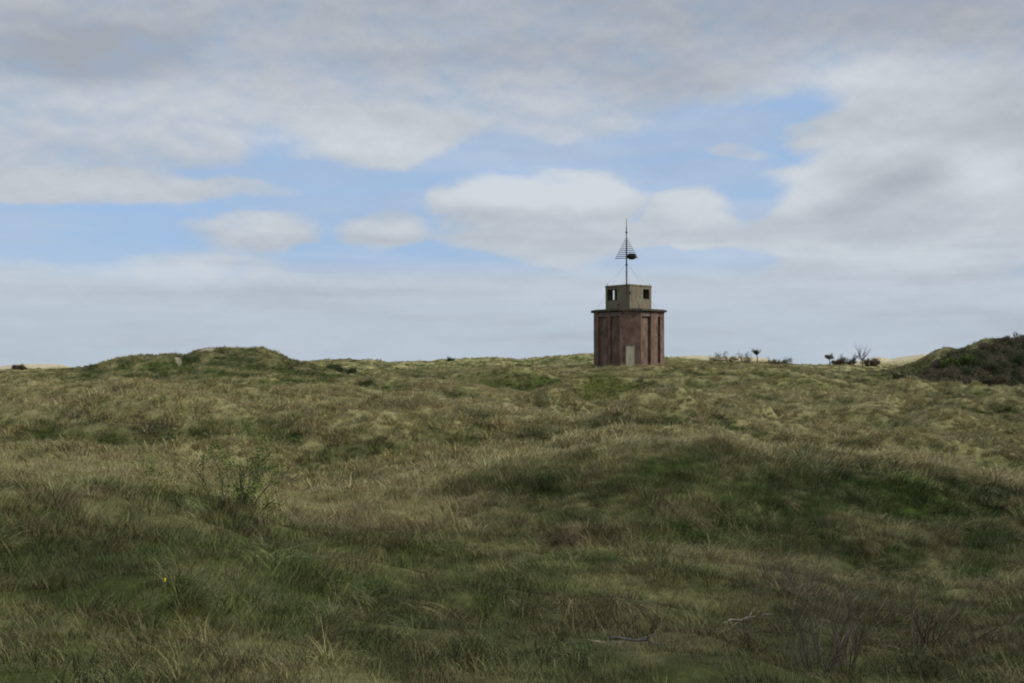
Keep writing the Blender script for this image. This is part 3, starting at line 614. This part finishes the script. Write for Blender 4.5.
def daymark(rz, half, drop, name):
    m = Matrix.Rotation(rz, 4, 'Z'); e_ = empty(name, (0, 0, 0)); e_.parent = mast
    fr = MB()
    for sx in (-1, 1): fr.tube([m @ Vector((sx*.05, 0, ztop+.03)), m @ Vector((sx*half, 0, zbot-.02+drop*(-sx)))], .014, 5)
    fr.build('edge_bar', m_iron, e_)
    ns = 11
    for k in range(ns):
        f_ = (k+.6)/ns; z = ztop+(zbot-ztop)*f_; w = half*f_
        sl = MB(); sl.tube([m @ Vector((-w, 0.03, z+drop*f_)), m @ Vector((0, .03, z)), m @ Vector((w, 0.03, z-drop*f_))], .022+.014*f_, 4); sl.build('slat', m_iron, e_)
daymark(R(8), 1.17, -.06, 'daymark_panel'); daymark(R(83), 1.05, 0, 'daymark_panel')
wires = []
for (dx_, dy_) in ((-1, 0), (1, 0), (0, 1), (0, -1)):
    wr = MB(); p0 = Vector((0, 0, 2.1)); p1 = Vector((dx_*bs*D2*.92, dy_*bs*D2*.92, .02)); pts = [p0.lerp(p1, t)+Vector((0, 0, -.05*math.sin(math.pi*t))) for t in (0, .25, .5, .75, 1)]
    wr.tube(pts, .005, 4); wr.build('guy_wire', m_iron, mast)
for (dx_, dy_) in ((-1, 0), (1, 0)):
    wr = MB(); p0 = Vector((0, 0, 2.35)); p1 = Vector((dx_*3.0, 0, -(LZ1-WZ-.2))); wr.tube([p0.lerp(p1, t) for t in (0, .5, 1)], .0045, 4); wr.build('guy_wire', m_iron, mast)
# nest
nestv = MB(); rr = random.Random(5)
for k in range(420):
    a = rr.uniform(0, 2*math.pi); q = rr.uniform(-1, 1); rad = .42*math.sqrt(max(0, 1-q*q))*rr.uniform(.75, 1.05)
    c = Vector((rad*math.cos(a), rad*.9*math.sin(a), q*.27)); t = Vector((-math.sin(a)+rr.uniform(-.5, .5), math.cos(a)+rr.uniform(-.5, .5), rr.uniform(-.35, .35))).normalized()*rr.uniform(.10, .24)
    nestv.tube([c-t, c+Vector((math.cos(a), math.sin(a), 0))*.02, c+t], .013, 3, cap=False)
core = []
nest = nestv.build('bird_nest', m_nest); 
bmc = bmesh.new(); bmesh.ops.create_icosphere(bmc, subdivisions=2, radius=1)
for v_ in bmc.verts: v_.co = Vector((v_.co.x*.36, v_.co.y*.33, v_.co.z*.22))*(1+.15*rr.uniform(-1, 1))
cme = bpy.data.meshes.new('lining'); bmc.to_mesh(cme); bmc.free(); cme.materials.append(m_nest); co_ = bpy.data.objects.new('nest_lining', cme); C.objects.link(co_); co_.parent = nest
nest.location = (MX+.50, MY-.05, mz+zbot+.23); tag(nest, 'dark twig bird nest lodged in the daymark slats on the mast', 'nest')

# ------------------------------------------------------------------ shrubs and trees
def grow(rr, h, stems, spread, levels, r0, nseg=5, kids=4, tip=.35, bias=Vector((0, 0, 0)), thin=.62, gnarl=.25):
    """branching skeleton -> MB of tapered tubes, and twig end points for leaves"""
    mb = MB(); ends = []
    def br(p, d, ln, r, lv):
        pts = [p.copy()]; rad = [r]; dd = d.normalized()
        for i in range(nseg):
            dd = (dd+Vector((rr.uniform(-1, 1), rr.uniform(-1, 1), rr.uniform(-.6, .8)))*gnarl+bias*.1).normalized()
            pts.append(pts[-1]+dd*ln/nseg); rad.append(r*(1-(1-tip)*(i+1)/nseg))
            if lv <= 1: ends.append(pts[-1].copy())
        mb.tube(pts, rad, 5 if r > .02 else 3, cap=False)
        if lv > 0:
            for k in range(kids):
                j = rr.randint(max(1, nseg//3), nseg); t = (pts[j]-pts[j-1]).normalized()
                side = Vector((rr.uniform(-1, 1), rr.uniform(-1, 1), rr.uniform(-.2, .9))).normalized()
                br(pts[j], t*.75+side*.75, ln*thin*rr.uniform(.6, 1.1), rad[j]*.62, lv-1)
    for s in range(stems):
        a = rr.uniform(0, 2*math.pi); o_ = Vector((math.cos(a), math.sin(a), 0))*rr.uniform(0, .12)*h*spread
        br(o_-Vector((0, 0, .08)), Vector((math.cos(a)*spread, math.sin(a)*spread, 1))+bias, h*rr.uniform(.45, .7), r0*rr.uniform(.7, 1.1), levels)
    return mb, ends
def leaves(rr, pts, per, size, jit):
    mb = MB()
    for p in pts:
        for k in range(per):
            c = p+Vector((rr.gauss(0, jit), rr.gauss(0, jit), rr.gauss(0, jit))); s = size*rr.uniform(.6, 1.3)
            a = Vector((rr.uniform(-1, 1), rr.uniform(-1, 1), rr.uniform(-.6, .6))).normalized(); b_ = a.cross(Vector((rr.uniform(-1, 1), rr.uniform(-1, 1), rr.uniform(-1, 1)))).normalized()
            mb.quad(c-a*s, c-b_*s*.5, c+a*s, c+b_*s*.5)
    return mb
def plant(name, label, cat, loc, seed, h, stems, spread, levels, r0, twig, leaf=None, per=2, lsize=.02, jit=.03, group=None, parts=('branches', 'foliage'), **kw):
    rr = random.Random(seed); mb, ends = grow(rr, h, stems, spread, levels, r0, **kw)
    zs = max(v_[2] for v_ in mb.v); sc = h/zs
    if leaf is None:
        o = mb.build(name, twig); o.location = loc; o.scale = (sc,)*3; tag(o, label, cat, group); return o
    r = empty(name, loc); r.scale = (sc,)*3; tag(r, label, cat, group)
    mb.build(parts[0], twig, r); leaves(rr, ends, per, lsize, jit).build(parts[1], leaf, r)
    return r
# leafy shrub in the left foreground hollow
plant('young_shrub', 'sparse upright young shrub with small green leaves in the left foreground hollow', 'shrub', at(238, 14.8)+Vector((0, 0, -.02)), 3, 1.75, 13, .85, 2, .026, m_twig, m_leafg, 3, .018, .035, kids=5)
plant('bare_sapling', 'thin pale forked bare sapling just right of the leafy shrub', 'sapling', at(287, 14.6), 9, .85, 1, .15, 2, .011, m_twigp, kids=3)
plant('low_shrub', 'low dark tangled shrub at the foot of the leafy young shrub', 'shrub', at(262, 15.4), 13, .62, 16, 1.5, 2, .008, m_twig, m_leafd, 2, .015, .05, kids=5)
# right foreground twiggy plants
plant('bramble_bush', 'low dark leafless bramble heap below the green dune face on the right', 'bramble', at(792, 13.0), 21, .85, 30, 1.7, 2, .008, m_twigr, kids=5, gnarl=.4)
plant('bramble_bush', 'smaller reddish bramble heap beside the larger bramble heap on the right', 'bramble', at(868, 12.2), 22, .7, 22, 1.5, 2, .007, m_twigr, kids=4, gnarl=.4)
plant('leaning_shrub', 'bare reddish shrub with a long branch leaning right in the right foreground', 'shrub', at(925, 9.4), 31, 1.05, 12, .8, 3, .010, m_twigr, kids=4, bias=Vector((.55, 0, -.1)))
plant('bare_shrub', 'tall straggly bare shrub nearest the camera at bottom right', 'shrub', at(815, 7.2), 43, 1.1, 20, .55, 2, .006, m_twigb, kids=5)
plant('pale_stalk_plant', 'cluster of pale dry upright stalks at bottom right', 'plant', at(845, 7.6), 51, 1.15, 12, .3, 1, .006, m_twigp, kids=3, gnarl=.14)
plant('pale_stalk_plant', 'three pale dry stalks left of the tall bare shrub', 'plant', at(744, 8.2), 52, .65, 3, .15, 1, .004, m_twigp, kids=2, gnarl=.1)
plant('bare_shrub', 'thin dark twiggy shrub beside the sandy patch in the bottom foreground', 'shrub', at(640, 7.9), 44, .5, 5, .6, 2, .006, m_twig, kids=4)
plant('bare_shrub', 'small grey bare shrub on the pale slope below the tower mound', 'shrub', at(566, 33), 45, .8, 6, .6, 2, .012, m_twig, kids=4)
plant('bare_shrub', 'small dark upright bare shrub on the middle dunes left of the tower', 'shrub', at(420, 36), 46, .9, 5, .4, 2, .014, m_twig, kids=4)
# middle and far shrubs
def bush(px, d, w, h, leaf, label, seed, name='round_bush', cat='bush', group=None, per=5, twig=m_twig, stems=14):
    # built at 1 m height, scaled
    return plant(name, label, cat, at(px, d)+Vector((0, 0, -.1)), seed, h, stems, w/h*.75, 2, .02, twig, leaf, per, .055*(h**.4), .10, group, kids=4)
bush(347, 118, 2.9, 1.25, m_leafd, 'dark green bush, wider of the two on the flat behind the middle dunes', 61)
bush(334, 119, 1.5, 1.25, m_leafd, 'small dark bush left beside the wider dark green bush', 62)
bush(423, 98, 1.2, .95, m_leafb, 'small brown bush standing alone between left hill and tower', 63)
bush(523, 132, 2.3, 1.3, m_leafd, 'rounded green bush on the slope just left of the tower', 64)
bush(86, 92, 1.0, .8, m_leafd, 'tiny dark bush below the foot of the left hill', 65)
bush(80, 150, 2.2, 1.3, m_leafd, 'dark bush on the skyline at the left foot of the left hill', 66)
bush(19, 184, 3.0, 1.05, m_leafb, 'wide dark shrub before the pale sand dunes at far left', 67, stems=34, per=9)
bush(452, 185, 2.5, .9, m_leafd, 'low dark bush on the skyline midway between left hill and tower', 68)
bush(718, 176, 3.8, 2.6, m_leafb, 'ragged brown shrub on the skyline, first right of the tower', 71, per=1)
bush(731, 178, 2.2, 2.0, m_leafb, 'shorter brown shrub right beside the ragged skyline shrub', 72, per=1)
bush(744, 180, 3.0, 2.6, m_leafb, 'fan-shaped brown shrub on the skyline between ragged shrub and round tree', 73, per=1)
bush(780, 180, 4.6, 1.7, m_leafb, 'low wide brown shrub on the skyline right of the small round tree', 74, per=2)
def tree(px, d, h, trunk_h, w, label, seed, leaf, name='small_tree', per=5, kids=5):
    rr = random.Random(seed); o = empty(name, at(px, d)+Vector((0, 0, -.15))); tag(o, label, 'tree')
    tb = MB(); tb.tube([(0, 0, 0), (.10, 0, trunk_h*.5), (-.04, .03, trunk_h)], [.12, .09, .07], 7); tb.build('trunk', m_twigb, o)
    mb, ends = grow(rr, h-trunk_h, 8, w, 2, .05, kids=kids); zs = max(v_[2] for v_ in mb.v); s = (h-trunk_h)/zs
    c = mb.build('crown', m_twigb, o); c.location = (0, 0, trunk_h); c.scale = (s, s, s)
    if leaf:
        f = leaves(rr, ends, 2, .05, .08).build('foliage', leaf, c)
    return o
tree(757, 192, 2.9, 1.7, 1.2, 'small round-headed tree on the skyline over pale sand right of the tower', 81, m_leafb)
tree(829.5, 186, 2.9, 1.7, 1.3, 'small flat-topped dark tree left of the bare tree on the right skyline', 82, m_leafb)
tree(862, 184, 5.2, 1.6, .65, 'tall leafless tree with fanned branches on the right skyline', 83, None, 'bare_tree', kids=6)
tree(1017, 128, 1.5, .5, .9, 'small bare tree on top of the right-hand dune', 84, None, 'bare_tree', kids=3)
bush(848, 186, 4.6, 2.5, m_leafb, 'dense dark shrub between the flat-topped tree and the bare tree', 75, per=3)
bush(871, 187, 3.0, 2.0, m_leafb, 'dark shrub at the right foot of the tall bare tree', 76, per=3)
bush(838, 188, 2.4, 1.6, m_leafb, 'low dark shrub at the foot of the flat-topped tree', 77, per=3)
bush(954, 111, 4.4, 2.0, m_leafy, 'bright green leafy bush at the top of the dark thicket', 78, 'green_bush', per=7)
bush(905, 112, 4.5, 1.3, m_leafd, 'low grey green bush at the left end of the thicket', 79, per=4)
# thicket on the right dune: one mass of twigs and small brown leaves
rr = random.Random(99); srcs = []
TV = bpy.data.collections.new('thicket_sources')
for k in range(4):
    mb, ends = grow(random.Random(200+k), 1.0, 12, .8, 2, .016, kids=4)
    lv = leaves(random.Random(300+k), ends, 6, .030, .07)
    o = bpy.data.objects.new('thicket_%d' % k, None) if False else None
    me = bpy.data.meshes.new('thicket_source'); vs = [tuple(v_) for v_ in mb.v]+[tuple(v_) for v_ in lv.v]; nf = len(mb.f); off = len(mb.v)
    me.from_pydata(vs, [], mb.f+[tuple(i+off for i in f) for f in lv.f]); me.materials.append(m_twigb); me.materials.append([m_leafc, m_leafc, m_leafd, m_leafc][k])
    me.polygons.foreach_set('material_index', [0]*nf+[1]*len(lv.f)); TV.objects.link(bpy.data.objects.new('thicket_source_%d' % k, me))
pts = []; 
while len(pts) < 700:
    px = rr.uniform(880, 1160); d = rr.uniform(102, 127)
    if px < 905 and d < 112: continue
    top = np.interp(px, [880, 930, 950, 975, 1010, 1160], [109, 113, 115, 117, 121, 123])
    if d > top+rr.uniform(-1.5, 1.5): continue
    x = (px-512)/F*d; dens = .5+float(fbm(np.array([x/4]), np.array([d/4]), 401, 2)[0])
    if rr.uniform(0, 1) > dens+.45: continue
    pts.append((x, d, np.interp(px, [880, 920, 960, 1030], [.8, 1.1, 1.35, 1.4])*rr.uniform(.7, 1.2)*np.interp(d, [102, 110, 127], [1, 1, .7])))
pa = np.array(pts); zz = height(pa[:, 0], pa[:, 1]); k_ = len(pa)
tm = bpy.data.meshes.new('shrub_thicket'); tm.vertices.add(k_); tm.vertices.foreach_set('co', np.stack([pa[:, 0], pa[:, 1], zz-.1], -1).astype(np.float32).ravel())
pm = tm
pat('rot', 'FLOAT_VECTOR', 'vector', np.stack([rs.normal(0, .1, k_), rs.normal(0, .1, k_), rs.uniform(0, 6.28, k_)], -1).astype(np.float32)); pat('scl', 'FLOAT', 'value', (pa[:, 2]*1.05).astype(np.float32))
pat('pick', 'INT', 'value', rs.randint(0, 4, k_).astype(np.int32)); tm.update()
g2 = g.copy(); g2.name = 'thicket_scatter'
for q in g2.nodes:
    if q.bl_idname == 'GeometryNodeCollectionInfo': q.inputs['Collection'].default_value = TV
th = bpy.data.objects.new('shrub_thicket', tm); C.objects.link(th); th.modifiers.new('scatter', 'NODES').node_group = g2
tag(th, 'dense dark brown thicket of bare shrubs covering the right-hand dune', 'thicket', kind='stuff')

# ------------------------------------------------------------------ small things in the foreground
def stick(px, d, ln, rz, label, seed, tilt=.1):
    rr = random.Random(seed); mb = MB(); pts = [Vector((0, 0, 0))]
    for i in range(6): pts.append(pts[-1]+Vector((ln/6, rr.uniform(-.02, .02), rr.uniform(-.015, .02))))
    mb.tube(pts, [.014-.0016*i for i in range(7)], 6)
    mb.tube([pts[3], pts[3]+Vector((.12, .10, .05))], [.007, .003], 5); mb.tube([pts[4], pts[4]+Vector((.10, -.09, .06))], [.006, .003], 5)
    o = mb.build('dead_branch', m_drift); p = at(px, d); o.location = p+Vector((0, 0, .03)); o.rotation_euler = (0, -tilt, rz); tag(o, label, 'branch'); return o
stick(610, 7.5, .55, R(-50), 'bleached dead branch lying beside the sandy patch at the bottom edge', 1)
stick(722, 9.3, .5, R(10), 'pale dead branch lying in grass right of the sandy patch', 2)
stick(700, 9.0, .4, R(-15), 'short pale dead branch, left one of the two in the grass', 3)
for i, (px, row, lab) in enumerate(((166, 583, 'single yellow flower in the left foreground grass'),)):
    best = min(np.arange(4, 13, .05), key=lambda d: abs(H-F*(at(px, float(d)).z+.22)/d-row)); p = at(px, float(best))
    o = empty('yellow_flower', p); tag(o, lab, 'flower')
    st_ = MB(); st_.tube([(0, 0, 0), (.01, 0, .15), (.012, -.01, .27)], [.003, .0028, .0025], 5); st_.build('stem', m_leafg, o)
    fh = MB()
    for k in range(14):
        a = 2*math.pi*k/14; c = Vector((.012, -.012, .275)); o1 = Vector((math.cos(a), math.sin(a), .25))*.011; s1 = Vector((-math.sin(a), math.cos(a), 0))*.005
        fh.quad(c-s1*.5, c+o1*.7-s1, c+o1, c+o1*.7+s1)
    fh.tube([(.012, -.012, .262), (.012, -.012, .285)], [.006, .010], 7); fh.build('petals', m_flower, o); o.scale = (.7, .7, .9)
